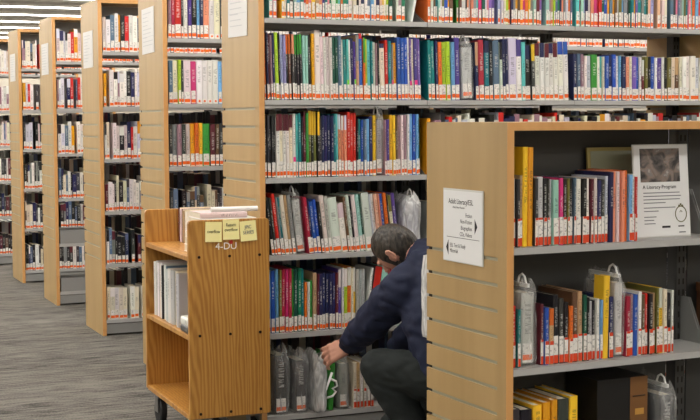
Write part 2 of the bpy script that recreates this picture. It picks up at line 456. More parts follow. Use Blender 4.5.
def fill(spec, P0, ux, z, span, text, group, lean=0.0, label='wo', depth=0.2, back=0.012, name='book', hs=1.0):
    """books along the unit direction ux (angle) from P0 (2-d), on height z"""
    items = parse(spec)
    need = sum(i['t'] for i in items)
    span -= .0016 * len(items)
    ca, sa = math.cos(ux), math.sin(ux)
    sc = min(1.6, span / need)
    x = 0.0; n = 0; objs = []
    books = [i for i in items if i['kind'] != 'gap']
    for i in items:
        t = i['t'] * sc
        if i['kind'] == 'gap':
            x += t; continue
        ln = lean if i['lean'] is None else i['lean']
        n += 1
        bk = back + rnd.uniform(0, 0.012)
        ln += R(rnd.uniform(-.5, .5)) if i['lean'] is None and i['kind'] == 'book' and abs(lean) < R(2) else 0
        h = i['h'] * hs * rnd.uniform(0.985, 1.01)
        lx = x
        if ln > 0: zo = t * math.sin(ln)
        else: zo = 0.0
        # leaning bodies pivot on a lower corner
        px, py = P0[0] + ca * lx - sa * bk, P0[1] + sa * lx + ca * bk
        prev = cname(books[n - 2]['c']) if n > 1 else None
        nxt = cname(books[n]['c']) if n < len(books) else None
        tx = text(i, n, prev, nxt)
        zz = z + 0.0006 + (abs(math.sin(ln)) * t if ln > 0 else 0)
        if i['kind'] == 'bag':
            objs.append(make_bag((px, py, z + 0.0005), ux, t, h * .95, i['d'] or depth * 0.9, i['c'], tx, lean=ln, top=.025))
        else:
            objs.append(make_book((px, py, zz), ux, ln, t, h, (i['d'] or depth) * rnd.uniform(0.9, 1.02), i['c'], i['band'], i['bf'], i['lab'] if i['lab'] else label, i['st'], tx, group, name, name))
            if i['lab'] == 'none':
                for ch in [k for k in objs[-1].children if k.name.startswith('spine_label')]: bpy.data.objects.remove(ch)
        x += (t + 0.0006) / max(0.2, math.cos(ln)) + .0008
    return objs

def pouch(t, h, d, seed, top=0.05):
    """a filled plastic pouch: full at the bottom, gathered towards the top, wrinkled"""
    nu, nv = 28, 22
    V = []; F = []
    for j in range(nv + 1):
        v = j / nv
        if v < 0.06: k = 0.93 + 0.07 * (v / 0.06); kt = 0.85 + 0.13 * (v / 0.06)
        elif v < 0.8: k = 1.0; kt = 0.98
        else:
            q = (v - 0.8) / 0.2; k = 1 - 0.16 * q; kt = 0.98 - 0.55 * q * q
        z = v * (h + top)
        for i in range(nu):
            a = 2 * math.pi * i / nu
            ca, sa = math.cos(a), math.sin(a)
            ex = math.copysign(abs(ca) ** 0.45, ca); ey = math.copysign(abs(sa) ** 0.45, sa)
            w = noise.noise(Vector((math.cos(a) * 2.5 + seed, math.sin(a) * 2.5, v * 2.2))) * 0.008 + noise.noise(Vector((math.cos(a) * 6 + seed, math.sin(a) * 6, v * 5))) * 0.005
            w *= 0.35 + .8 * v
            V.append((t / 2 + ex * (t / 2 * kt + w), d / 2 + ey * (d / 2 * k + w), z + (noise.noise(Vector((math.cos(a) * 1.5, seed + math.sin(a), 1))) * 0.045 if v > 0.9 else 0)))
    for j in range(nv):
        for i in range(nu):
            F.append((j * nu + i, j * nu + (i + 1) % nu, (j + 1) * nu + (i + 1) % nu, (j + 1) * nu + i))
    F.append(tuple(range(nu - 1, -1, -1)))
    return V, F

BAGN = [0]
def make_bag(loc, rz, t, h, d, inner, text, lean=0.0, milky=False, handle=True, contents=True, top=0.035):
    BAGN[0] += 1
    root = empty('plastic_bag', loc, rz); root.rotation_euler = (0, lean, rz)
    tag(root, text, 'plastic bag', 'plastic kit bags')
    mb = MB(); V, F = pouch(t, h, d, BAGN[0] * 3.7, top); mb.mesh(V, F)
    p = mb.build('pouch', M_bagmilky if milky else M_bag, root, smooth=True)
    if handle:
        hb = MB()
        w = min(0.05, d * 0.3)
        pts = [(t / 2, d * 0.12, h + top - 0.012), (t / 2, d * 0.12 + 0.01, h + top + 0.012), (t / 2, d * 0.12 + w / 2, h + top + 0.02), (t / 2, d * 0.12 + w - 0.01, h + top + 0.012), (t / 2, d * 0.12 + w, h + top - 0.012)]
        hb.tube(pts, 0.0035, 6)
        hb.box(t / 2 - 0.004, t / 2 + 0.004, d * 0.06, d * 0.94, h + top - 0.02, h + top - 0.008)
        hb.build('handle', M_whiteplastic, root, smooth=False)
    if contents:
        c, s = math.cos(rz), math.sin(rz)
        tt = t * 0.62
        ox, oy, oz = t * 0.19, 0.012, 0.008
        q = Matrix.Translation(Vector(loc)) @ Matrix.Rotation(rz, 4, 'Z') @ Matrix.Rotation(lean, 4, 'Y') @ Vector((ox, oy, oz))
        make_book(q, rz, lean, tt, h * 0.92, d * 0.86, inner, None, 0, 'wo', None, ' '.join((cname(inner) + ' book inside ' + (text.split(' between ')[0] + ',' + text.split(',', 1)[1] if ' between ' in text else text)).split()[:16]), 'books inside plastic bags')
    return root

# ------------------------------------------------------------------ the room
def struct(name, mb, mat, **k):
    return tag(mb.build(name, mat, **k), kind='structure')
RX0, RX1, RY0, RY1, RZ = -6.5, 10.0, -4.0, 28.0, 2.98
b = MB(); b.box(RX0 - .1, RX1 + .1, RY0 - .1, RY1 + .1, -0.1, 0.0); struct('floor', b, M_carpet)
b = MB(); b.box(RX0 - .1, RX1 + .1, RY0 - .1, RY1 + .1, RZ, RZ + 0.1); struct('ceiling', b, M_ceil)
b = MB(); b.box(RX0 - .1, RX0, RY0, RY1, 0, RZ); struct('wall_left', b, M_wallp)
b = MB(); b.box(RX1, RX1 + .1, RY0, RY1, 0, RZ); struct('wall_right', b, M_wallp)
b = MB(); b.box(RX0, RX1, RY1, RY1 + .1, 0, RZ); struct('wall_back', b, M_wallp)
b = MB(); b.box(RX0, RX1, RY0 - .1, RY0, 0, RZ); struct('wall_front', b, M_wallp)
for nm, q in (('baseboard_left', (RX0, RX0 + .012, RY0, RY1)), ('baseboard_back', (RX0, RX1, RY1 - .012, RY1)), ('baseboard_right', (RX1 - .012, RX1, RY0, RY1))):
    b = MB(); b.box(*q, 0, .1); struct(nm, b, M_darksteel)

LY = [18.76 + 1.43 * k for k in range(-15, 7)]
LY = [y for y in LY if not (2.5 < y < 3.3 or -.5 < y < .5)]
seen = [y for y in LY if 18.5 < y]
for i, y in enumerate(LY):
    o = empty('ceiling_light', (1.5, y, 2.93))
    if y in seen:
        k = seen.index(y)
        lab = ['long lit ceiling strip crossing highest in the photo above the shelf tops', 'second lit ceiling strip down from the top edge of the photo', 'third lit ceiling strip down from the top edge of the photo',
               'fourth lit ceiling strip down, above the fourth row of shelves', 'lowest lit ceiling strip in view, just above the farthest shelf tops', 'lit ceiling strip near the far wall, beyond the lowest in view'][min(k, 5)]
    else:
        lab = 'long lit ceiling strip over the aisles, ' + ordinal(i + 1) + ' from the wall behind the viewer'
    tag(o, lab, 'ceiling light', 'linear ceiling lights')
    f = MB()
    f.box(-7, 7, -.1, .1, -.012, .0); f.box(-7.01, -7, -.1, .1, -.014, .0); f.box(7, 7.01, -.1, .1, -.014, .0)
    f.build('fixture_frame', M_frame, o)
    f = MB(); f.box(-7, 7, -.098, .098, -.0145, -.0125); f.build('diffuser', M_lamp, o)
    for x in (-5, 0, 5):
        f = MB(); f.tube([(x, 0, 0), (x, 0, RZ - 2.93)], .004, 6); f.build('hanger_rod', M_steel, o)

# ------------------------------------------------------------------ bookcases
LEV = [0.100, 0.454, 0.788, 1.117, 1.447, 1.789]
BAY = 0.762
X0 = 1.882
PT = 0.024

def end_panel(parent, depth, height, z_first, pitch, count, x_out, name='end_panel'):
    """slatwall end panel; outer face at x_out facing -x (or +x), grooves from z_first downwards"""
    mb = MB()
    x1 = x_out + PT
    gh = 0.011
    e = 0.05
    zs = [height]
    for k in range(count):
        zs += [z_first - k * pitch + gh / 2, z_first - k * pitch - gh / 2]
    zs.append(0.0)
    mb.box(x_out + 0.008, x1, 0.0, depth, 0.0, height, mi=0)
    for k in range(0, len(zs), 2):
        mb.box(x_out, x_out + 0.0079, e, depth, zs[k + 1], zs[k], mi=0)
    for k in range(count):
        z = z_first - k * pitch
        mb.box(x_out + 0.0042, x_out + 0.0079, e, depth - 0.03, z - gh / 2, z + gh / 2, mi=1)
        mb.box(x_out + 0.007, x_out + 0.0079, depth - 0.03, depth - .002, z - gh / 2, z + gh / 2, mi=2)
    mb.box(x_out, x_out + 0.0079, 0.0, e, 0.0, height, mi=0)
    o = mb.build(name, [M_maple, M_slot, M_dark], parent)
    q = MB(); q.box(x_out, x1, -0.002, 0.0, 0.0, height); q.build('edge_band', M_edge, o)
    return o

def shelf_mesh(w, dp, front):
    """one steel shelf with a turned-down lip; front=-1 faces -y (lip at y=0), extends to y=dp"""
    mb = MB()
    lip = 0.021
    mb.box(0.002, w - 0.002, 0.001, dp, -0.003, 0.0)
    mb.box(0.002, w - 0.002, 0.0, 0.003, -lip, 0.0)
    mb.box(0.002, w - 0.002, 0.003, 0.010, -lip, -lip + 0.002)
    mb.box(0.002, w - 0.002, dp - 0.003, dp, -lip, -0.003)
    return mb

def bracket_mesh(x, dp):
    mb = MB()
    pts = [(0.03, -0.02), (dp, -0.02), (dp, 0.15), (dp - 0.04, 0.15), (dp - 0.09, 0.05), (0.035, 0.004)]
    for s in (0,):
        v = [(x, y, z) for y, z in pts] + [(x + 0.0018, y, z) for y, z in pts]
        n = len(pts)
        mb.mesh(v, [tuple(range(n)), tuple(range(2 * n - 1, n - 1, -1))] + [(i, n + i, n + (i + 1) % n, (i + 1) % n) for i in range(n)])
    return mb

def post_mesh(h):
    mb = MB()
    mb.box(-0.02, 0.02, -0.025, 0.025, 0, h, mi=0)
    for k in range(int(h / 0.0381)):
        z = 0.03 + k * 0.0381
        if z + 0.02 < h:
            for x in (-0.009, 0.009):
                mb.box(x - 0.003, x + 0.003, -0.0256, -0.0249, z, z + 0.02, mi=1)
                mb.box(x - 0.003, x + 0.003, 0.0249, 0.0256, z, z + 0.02, mi=1)
    return mb

def bookcase(loc, rz, nb, bay, depth, height, levels, label, slat, right_panel=True, backpanel=False, toppanel=False, canopy_t=0.024, group='tall bookcases'):
    root = empty('bookcase', loc, rz)
    tag(root, label, 'bookcase', group)
    end_panel(root, depth, height, *slat, -PT)
    W = nb * bay
    if right_panel:
        o = end_panel(root, depth, height, *slat, W, 'end_panel')
    t = MB(); t.box(0.0, W, 0.0, depth, height - canopy_t, height); t_o = t.build('canopy_top', M_maple, root)
    t = MB(); t.box(0.0, W, -0.002, 0.0, height - canopy_t, height); t.build('edge_band', M_edge, t_o)
    dp = depth / 2 - 0.03
    for k in range(nb):
        for side in (0, 1):
            for z in levels:
                base = z == levels[0]
                s = shelf_mesh(bay, depth / 2 - 0.03, -1).build('shelf', M_shelf, root)
                if side == 0: s.location = (k * bay, 0, z)
                else:
                    s.location = ((k + 1) * bay, depth, z); s.rotation_euler = (0, 0, math.pi)
                if not base:
                    for x in (0.004, bay - 0.006):
                        bracket_mesh(x, dp).build('bracket', M_steel, s)
            kk = MB(); kk.box(k * bay + .003, (k + 1) * bay - .003, 0.004, 0.008, 0.012, levels[0] - 0.028)
            q = kk.build('kick_plate', M_steel, root)
            if side: q.location = (W, depth, 0); q.rotation_euler = (0, 0, math.pi)
        if k: post_mesh(height - canopy_t - .002).build('upright', [M_darksteel, M_dark], root, loc=(k * bay, depth / 2, 0))
    for x in (0.022, W - 0.022):
        post_mesh(height - canopy_t - .002).build('upright', [M_darksteel, M_dark], root, loc=(x, depth / 2, 0))
    if toppanel:
        for k in range(nb):
            q = MB(); q.box(k * bay + 0.045, (k + 1) * bay - 0.045, depth / 2 - 0.004, depth / 2 + 0.004, levels[-1] + .002, height - canopy_t - 0.002)
            q.build('back_panel', M_shelf, root)
    if backpanel:
        for k in range(nb):
            q = MB(); q.box(k * bay + 0.045, (k + 1) * bay - 0.045, depth / 2 - 0.004, depth / 2 + 0.004, levels[0], height - canopy_t - 0.002)
            q.build('back_panel', M_darksteel, root)
    return root

ROWY = [5.274, 6.769, 8.275, 9.78, 11.26, 12.76]
RDEP = 0.50
HT = 2.115
SL = (1.411, 0.0772, 13)
names = ['tall bookcase nearest the viewer, full of colourful books behind the crouching person',
         'tall bookcase second in the line, its narrow front of books beside the oak cart top',
         'tall bookcase third in the line, its wood end reaching down to bare carpet',
         'tall bookcase fourth in the line, with grey tray fronts on its low shelves',
         'tall bookcase fifth in the line, second from the far end of the aisle',
         'tall bookcase sixth in the line, farthest away down the aisle']
CASES = []
for i, (y, nb) in enumerate(zip(ROWY, (3, 5, 3, 1, 1, 1))):
    CASES.append(bookcase((X0, y, 0), 0, nb, BAY, RDEP, HT, LEV, names[i], SL, toppanel=True))

# paper notices on the end panels
M_greypaper = simple('sleeved_paper', (204, 202, 200), 0.4)
simple_faint = simple('faint_print', (186, 186, 188), 0.8)
def notice(y0, y1, z0, z1, row, text, tilt=0.0, extra=True):
    o = empty('paper_sign', (X0 - PT - 0.0012, (y0 + y1) / 2, z0))
    tag(o, text, 'sign', 'paper notices on the wood end panels')
    w = abs(y1 - y0); h = z1 - z0
    m = MB(); m.box(-0.002, 0.0006, -w / 2, w / 2, 0, h); m.build('sheet', M_greypaper, o)
    m = MB()
    for k in range(9):
        z = h - 0.03 - k * (h - 0.05) / 9
        ln = w * rnd.uniform(0.35, 0.8)
        m.box(-0.0026, -0.0021, w * 0.4 - ln, w * 0.4, z, z + 0.004)
    m.box(-0.0026, -0.0021, -w * 0.46, w * 0.46, h * 0.36, h * 0.36 + .002)
    m.build('print_lines', simple_faint, o)
    o.rotation_euler = (tilt, 0, 0)
    return o
notice(5.415, 5.67, 1.725, 2.0, 0, 'white paper notice on the wood end of the nearest tall bookcase, above the cart', R(1))
notice(6.93, 7.18, 1.722, 1.965, 1, 'white paper notice on the wood end of the second tall bookcase', R(-1))
notice(8.42, 8.70, 1.698, 1.93, 2, 'white paper notice on the wood end of the third tall bookcase')
notice(9.92, 10.19, 1.70, 1.93, 3, 'white paper notice on the wood end of the fourth tall bookcase')
notice(11.4, 11.66, 1.69, 1.92, 4, 'white paper notice on the wood end of the fifth tall bookcase')
notice(12.9, 13.16, 1.69, 1.92, 5, 'white paper notice on the wood end of the sixth tall bookcase')

# ------------------------------------------------------------------ books on the nearest tall bookcase
YA = ROWY[0]
def tx_a(shelf, start, noun='book'):
    def f(i, n, prev, nxt):
        c = cname(i['c']); word = 'kit' if i['kind'] == 'bag' else noun
        if prev and nxt: mid = f'between {prev} and {nxt} ones'
        elif nxt: mid = f'beside a {nxt} one'
        else: mid = f'beside a {prev} one'
        return f'{c} {word} {mid}, {ordinal(n)} from the {start}, {shelf}'
    return f
S1a = ("orange 5 285; navy 6 285; maroon 8 280; mauve 7 275; navy 8 278; lime 13 280; black 5 280; lavender 10 272 x2; black 10 276 orange:.3; brown 10 276 orange:.3; charcoal 10 276 salmon:.3; black 9 276 green:.3; charcoal 9 276 green:.3; "
       "black 9 276 green:.3; mint 11 274 x2; black 11 276; amber 12 282; white 22 296; blush 12 272; white 8 270; blush 12 272; white 9 270; pine 11 268 x2; slate 12 278; white 7 262; teal 11 262; aqua 10 262 G; "
       "white 6 255; navy 10 264; purple 7 255 G; tan 12 280 grey:.4; blue 14 284 red:.08; orange 8 270 green:.4; lime 7 262; aqua 15 262; teal 8 255; pale 9 250; mauve 9 250; black 6 262; cream 19 244 navy:.08; red 13 262; teal 12 258; grey 7 240 P; amber 13 252; "
       "blue 14 272 x3; white 7 274; violet 9 272 P; cream 7 270; purple 14 272 P; violet 13 272")
fill(S1a, (X0 + .013, YA + .004), 0, LEV[5 - 1], BAY - .02, tx_a('upper full shelf', 'wood end panel'), 'books on the upper full shelf, bay beside the wood end', lean=R(-1.2))
S1b = ("teal 10 262; teal 12 262; navy 8 262; orange 12 258; lime 14 258 x2; sky 12 258; purple 16 280; silver 52 262 BAG; navy 10 262 tan:.4; crimson 17 268; teal 17 266 navy:.2; black 12 266; slate 20 270; pale 9 262 black:.3; navy 9 275; navy 9 275; "
       "lilac 26 284; white 17 280 purple:.28; aqua 12 262; black 20 254 navy:.25; charcoal 12 256 yellow:.3; white 16 264 maroon:.22; white 15 264 navy:.25; white 15 264 maroon:.25; white 15 266 navy:.18; white 15 266 maroon:.25; white 18 268 blue:.22; white 16 268 blue:.22")
fill(S1b, (X0 + BAY + .018, YA + .004), 0, LEV[4], BAY - .03, tx_a('upper full shelf', 'first upright'), 'books on the upper full shelf, middle bay', lean=R(-1.5))
S1c = ("navy 12 262; slate 12 262; mauve 11 258; white 9 252; lilac 16 252; green 22 258; white 10 250; aqua 9 250; cream 8 250; blue 14 254; navy 14 262; blue 15 262; white 9 254; sky 9 252; navy 15 252; salmon 12 250; cream 10 248; violet 18 250; blue 10 246; white 9 250; "
       "maroon 9 230 white:.4; olive 12 252; black 12 252; blue 15 250; white 8 250; purple 18 248; white 10 252; black 9 250; olive 16 250; cream 15 252; brown 16 250 tan:.4; cream 10 250; white 15 254 x2; white 22 258; lilac 15 252; white 12 252")
fill(S1c, (X0 + 2 * BAY + .013, YA + .004), 0, LEV[4], BAY - .02, tx_a('upper full shelf', 'second upright'), 'books on the upper full shelf, far bay', lean=R(-.6), hs=.83)
S2a = ("black 10 262; charcoal 10 264; black 9 264; charcoal 9 262; black 9 262; white 16 270 maroon:.26; cream 15 270 maroon:.26; white 16 272 maroon:.26; white 15 272 maroon:.26; cream 15 268 maroon:.2; white 14 270 P; aqua 9 270; teal 14 272; black 9 262; maroon 10 280; green 11 278; "
       "olive 12 282 yellow:.36; black 12 282 yellow:.36; olive 13 282 yellow:.36; black 11 282 yellow:.36; charcoal 7 262; navy 14 264 x4; teal 12 270; aqua 10 272; salmon 12 266 lilac:.24; salmon 12 266 white:.24; salmon 12 266 lilac:.24; red 15 276 x3; black 8 250; "
       "teal 12 246; blue 12 246; slate 12 246; sky 12 246; navy 16 262; yellow 16 262; grey 44 270 BAG; mauve 9 246; purple 14 246; yellow 15 264 x2; brown 10 262; mauve 14 262; blush 12 262; mauve 14 262; white 12 266; sky 16 268; blue 16 268; sky 12 268; pine 8 262")
fill(S2a, (X0 + .008, YA + .004), 0, LEV[3], BAY - .02, tx_a('second full shelf', 'wood end panel'), 'books on the second full shelf', lean=R(-.4))
S3a = ("black 12 250; charcoal 10 246; red 15 262; grey 8 246; teal 8 250; cream 18 258; tan 12 256; grey 14 254; silver 52 256 BAG; crimson 14 246; navy 10 230; blue 15 226; blue 14 232; black 12 222; blush 18 248; silver 14 246; pale 40 240; white 26 215 blush:.3; brown 10 240; "
       "pale 14 252; black 9 246; blush 18 250; mint 16 252; pine 8 250; pale 32 258; lilac 8 250; white 14 250; peach 12 250; salmon 10 250; blue 14 250; orange 15 256; black 6 250; cream 14 246 olive:.3; purple 16 250")
fill(S3a, (X0 + .036, YA + .004), 0, LEV[2], BAY - .156, tx_a('slanting middle shelf', 'wood end panel'), 'leaning books on the middle shelf', lean=R(-6.5))
S4a = ("sky 14 272; blue 14 270; sky 11 272; olive 9 272; crimson 11 274; magenta 11 274; crimson 11 274; green 7 272; pine 12 270; emerald 12 270; teal 10 270; orange 9 210; white 8 212; green 10 215; tan 12 250; maroon 8 244; navy 11 244 x5; maroon 9 244; purple 10 262 white:.3; "
       "white 7 264 ; lime 12 264 white:.3; orange 14 264 white:.3; cream 7 264; yellow 9 264 white:.4; silver 10 256 x3; white 9 262 lean:7; charcoal 26 262 red:.4 lean:9; mint 22 262 lean:9; crimson 9 262 lean:9; black 14 255 lean:9; maroon 14 255 lean:9")
fill(S4a, (X0 + .012, YA + .004), 0, LEV[1], BAY - .17, tx_a('lower magazine shelf', 'wood end panel', 'magazine'), 'thin magazines on the lower shelf', lean=R(.3), name='magazine')

# the bottom shelf: bagged kits and a few books
zb = LEV[0] + .0006
make_bag((X0 + .03, YA + .006, zb), 0, .085, .27, .17, 'black', 'clear bag of dark books, first on the bottom shelf beside the cart', top=.02, handle=False)
make_bag((X0 + .125, YA + .004, zb), 0, .075, .24, .17, 'charcoal', 'clear bag with white top, second on the bottom shelf from the cart', top=.03, handle=False)
make_bag((X0 + .215, YA - .02, zb), 0, .06, .225, .17, 'silver', 'milky bag with a white hook, in front of the green book', milky=True, top=.02, handle=False)
make_bag((X0 + .33, YA + .0, zb), 0, .06, .21, .17, 'grey', 'clear grey bag below the sleeve of the crouching person', top=.02, handle=False)
o = make_book((X0 + .288, YA + .012, zb + .002), 0, R(3), .022, .245, .18, 'green', label=None, text='green book standing under the hand of the crouching person', group='books on the bottom shelf')
for k, (c, t) in enumerate((('cream', .016), ('tan', .014), ('white', .012), ('cream', .012), ('white', .015), ('brown', .014))):
    make_book((X0 + .405 + k * .0168, YA + .008, zb), 0, 0, t, .2, .18, c, label='rr', text=f'{c} book with red label, {ordinal(k + 1)} past the grey bag on the bottom shelf', group='books on the bottom shelf')
make_book((X0 + .64, YA + .03, zb + .002), R(-12), R(-14), .04, .06, .16, 'lime', label=None, text='small yellow-green book lying behind the bent leg on the bottom shelf')
h = MB()
h.tube([(0, 0, .10), (.03, -.004, .085), (.034, -.006, .065), (.012, -.006, .055), (.028, -.006, .04), (.012, -.006, .022), (-.014, -.004, .016)], .005, 8)
h.tube([(-.05, 0, -.03), (.012, -.002, .125)], .006, 8)
tag(h.build('bag_hanger', M_whiteplastic, loc=(X0 + .285, YA - .006, zb + .045), smooth=True), 'bent white plastic hanger on the bag in front of the green book', 'hanger')
# white bags at the end of the middle shelf, on the case behind the person and on the low bookcase's rear edge
make_bag((X0 + .655, YA + .004, LEV[2] + .0006), 0, .085, .215, .17, 'lilac', 'white plastic bag above the head at the end of the middle shelf', milky=True, top=.03)

# ------------------------------------------------------------------ the low bookcase in front
FG = 0.0469
FX, FY = 2.038, 3.485
FD = 0.492
FB = 0.83
low = bookcase((FX, FY, 0), FG, 2, FB, FD, 1.355, [0.20, 0.602, 0.974], 'low wooden-ended bookcase in front with a framed sign on its slatted end', (0.9365, 0.0798, 11), True, True, False, 0.025, 'low bookcases')
cf, sf = math.cos(FG), math.sin(FG)
def fw(x, y, z=0.0):
    return Vector((FX + cf * x - sf * y, FY + sf * x + cf * y, z))
def tx_f(shelf):
    def f(i, n, prev, nxt):
        c = cname(i['c']); word = 'kit' if i['kind'] == 'bag' else 'book'
        if prev and nxt: mid = f'between {prev} and {nxt} ones'
        elif nxt: mid = f'beside a {nxt} one'
        else: mid = f'beside a {prev} one'
        return f'{c} {word} {mid}, {ordinal(n)} from the end panel, low bookcase {shelf}'
    return f
p = fw(.012, .004)
F1 = ("silver 12 212; charcoal 11 208; tan 12 218; yellow 19 305 lab:none; amber 19 304 lab:none; charcoal 12 210; silver 20 214; black 13 208; charcoal 8 206; silver 9 206; mint 22 204 d:140; magenta 17 206; black 14 204; olive 9 204; black 13 206; slate 8 208; white 20 206; "
      "black 17 206; white 16 204; maroon 11 202; blush 12 204; navy 15 200; charcoal 14 200; lilac 12 210; navy 17 222 lab:none; salmon 14 226 lab:none; blush 14 226 lab:none; salmon 14 226 lab:none; orange 16 224 lab:none; sky 13 214; white 11 212; red 10 205")
fill(F1, p[:2], FG, .974, .478, tx_f('upper shelf'), 'books on the upper shelf of the low bookcase', label='rr', back=.01)
F2 = ("red 15 190; teal 9 180; silver 62 250 BAG; maroon 9 190; blue 13 178; tan 14 178 orange:.3; black 16 214; charcoal 15 205; black 14 190; orange 11 180; brown 16 220; tan 15 222; pine 11 212; black 8 200; silver 11 190; black 9 190; white 10 192; sky 9 190; "
      "yellow 20 264 lab:none lean:1.5 d:60; navy 15 200; silver 38 262 BAG; crimson 14 196; mauve 9 200; blue 15 200 lab:none; white 12 204; brown 11 196; red 9 200; black 13 196; tan 10 200; olive 9 212; yellow 14 212 pale:.3; cream 12 210; black 11 196; white 7 204")
fill(F2, p[:2], FG, .602, .63, tx_f('lower shelf'), 'books on the lower shelf of the low bookcase', label='rr', back=.014)
# bottom shelf: tall books with yellow spines, a slipcase, a bag
for k, (x, c, t, h) in enumerate(((.01, 'charcoal', .04, .27), (.055, 'black', .04, .265), (.1, 'yellow', .032, .275), (.137, 'amber', .028, .28), (.169, 'amber', .022, .285), (.194, 'charcoal', .04, .285), (.238, 'yellow', .03, .29))):
    q = fw(x, .035, .2006)
    make_book(q, FG, 0, t, h, .2, c, label=None, text=f'large {c} spined book, {ordinal(k + 1)} from the end panel on the dark bottom shelf', group='large books on the bottom shelf of the low bookcase')
m = MB(); m.box(0, .2, 0, .17, 0, .325, (*rgb(30, 28, 27), 0)); m.box(.003, .197, -.001, .0, .003, .322, (*rgb(26, 25, 25), 0)); m.box(.13, .2, -.002, -.001, 0, .325, (*rgb(120, 82, 46), 0.4)); m.box(.15, .185, -.003, -.002, .2, .22, (*rgb(196, 146, 70), 0)); m.box(.14, .19, -.003, -.002, .26, .264, (*rgb(40, 30, 24), 0))
o = m.build('slipcase', M_cover, loc=fw(.36, .06, .2006), rot=(0, 0, FG)); tag(o, 'dark slipcase with a brown front band on the dark bottom shelf', 'box')
make_bag(fw(.59, .03, .2006), FG, .08, .27, .18, 'charcoal', 'dark clear bag hanging past the slipcase on the bottom shelf', top=.03)
m = MB(); m.box(0, .17, 0, .16, 0, .19, (*rgb(92, 58, 34), 0)); m.box(-.002, .172, -.002, .162, .165, .195, (*rgb(104, 66, 38), 0))
o = m.build('storage_box', M_cover, loc=fw(.89, .05, .6026), rot=(0, 0, FG)); tag(o, 'dark brown box on the otherwise empty shelf past the slotted upright', 'box')

# face-out picture book behind the upper row
o = empty('picture_book', fw(.43, .205, .9746), FG); o.rotation_euler = (R(-4), 0, FG)
tag(o, 'face-out book with pale cover and yellow border behind the upper row', 'book')
m = MB(); m.box(0, .215, -.004, .004, 0, .295, (*rgb(176, 160, 92), 0)); m.build('cover', M_cover, o)
m = MB(); m.box(.012, .2, -.0052, -.004, .012, .283, (*rgb(150, 154, 130), 0)); m.box(.06, .16, -.0058, -.0052, .1, .2, (*rgb(110, 44, 44), 0)); m.build('cover_picture', M_cover, o)

# flyer in a clear stand
o = empty('flyer_stand', fw(.527, .085, .9746), FG); o.rotation_euler = (R(-5), 0, FG)
tag(o, 'white literacy flyer in a clear upright stand at the end of the books', 'flyer')
W, H = .228, .306
m = MB(); m.box(0, W, 0, .003, 0, H); m.build('backing', M_acrylic_back, o)
m = MB(); m.box(.004, W - .004, -.002, -.0005, .004, H - .004); fs = m.build('flyer_sheet', M_paper, o)
m = MB(); m.box(.028, .19, -.0028, -.002, .182, .292); m.build('flyer_photo', M_photo, fs)
text_part('flyer_heading', 'A Literacy Program', .0175, M_ink, fs, (.034, -.0028, .16), (R(90), 0, 0), ext=.0002)
m = MB()
for k in range(4): m.box(.036, .036 + (.15, .155, .15, .09)[k], -.0025, -.002, .145 - k * .011, .148 - k * .011)
for k in range(2): m.box(.036, .036 + (.13, .06)[k], -.0025, -.002, .096 - k * .011, .099 - k * .011)
for k in range(3): m.box(.036, .036 + (.05, .04, .045)[k], -.0025, -.002, .066 - k * .011, .069 - k * .011)
m.build('flyer_text_lines', M_fadeink, fs)
m = MB(); m.box(.178, .205, -.0025, -.002, .012, .016); m.build('flyer_footer', M_fadeink, fs)
m = MB()
cx, cz, r0 = .188, .074, .023
m.tube([(cx + r0 * math.cos(a * math.pi / 12), -.0024, cz + 1.12 * r0 * math.sin(a * math.pi / 12)) for a in range(25)], .0017, 6)
for dx, dz in ((-.008, .028), (0, .033), (.008, .028)): m.tube([(cx + dx, -.0024, cz + dz - .004), (cx + dx * .7, -.0024, cz + dz + .002)], .003, 6)
m.tube([(cx - .005, -.0024, cz + .006), (cx, -.0024, cz + .012), (cx + .005, -.0024, cz + .006)], .0014, 5)
m.build('flyer_emblem', simple('emblem_olive', (110, 104, 72), 0.6), fs)
m = MB(); m.box(.108, .142, -.0025, -.002, .03, .037); m.box(.175, .2, -.0025, -.002, .032, .036); m.build('flyer_caption', M_ink, fs)

# framed sign on the low bookcase's end
so = empty('shelf_sign', fw(-PT - .0006, .375, .906), FG - math.pi / 2)
tag(so, 'white literacy sign with two black arrows on the low bookcase end', 'sign')
W, H = .245, .236
m = MB(); m.box(0, W, -.0035, 0, 0, H); m.build('holder', M_acrylic_back, so)
m = MB(); m.box(.003, W - .003, -.0045, -.0036, .003, H - .006); sh_ = m.build('sheet', M_paper, so)
Y_ = -.0047; rot = (R(90), 0, 0)
text_part('sign_heading', 'Adult Literacy/ESL', .024, M_ink, sh_, (.112, Y_, .188), rot, 'CENTER', .0002, .85)
text_part('sign_subheading', 'Adult New Readers', .0095, M_ink, sh_, (.1, Y_, .174), rot, 'CENTER', .0001)
for k, s in enumerate(('Fiction', 'Non-Fiction', 'Biographies', 'CDs, Videos')):
    text_part('sign_line', s, .0185, M_ink, sh_, (.182, Y_, .148 - k * .0205), rot, 'RIGHT', .0001, .8)
text_part('sign_line', 'ESL Test & Study', .0175, M_ink, sh_, (.045, Y_, .048), rot, 'LEFT', .0001, .8)
text_part('sign_line', 'Materials', .0175, M_ink, sh_, (.045, Y_, .03), rot, 'LEFT', .0001, .8)
m = MB(); m.prism([(0, 0), (.016, .024), (0, .048)], 0, .0003); q = m.build('arrow', M_ink, sh_, loc=(.198, Y_, .098), rot=rot)
m = MB(); m.prism([(0, 0), (0, .05), (-.015, .025)], 0, .0003); q = m.build('arrow', M_ink, sh_, loc=(.036, Y_, .02), rot=rot)
m = MB(); m.box(.025, .225, Y_, Y_ + .0002, .079, .0805); m.build('rule_line', M_ink, sh_)

make_bag(fw(.002, FD + .012, .62), FG, .042, .24, .08, 'white', 'white plastic bag hanging behind the low bookcase by the dark jacket', milky=True, contents=False, top=.04)

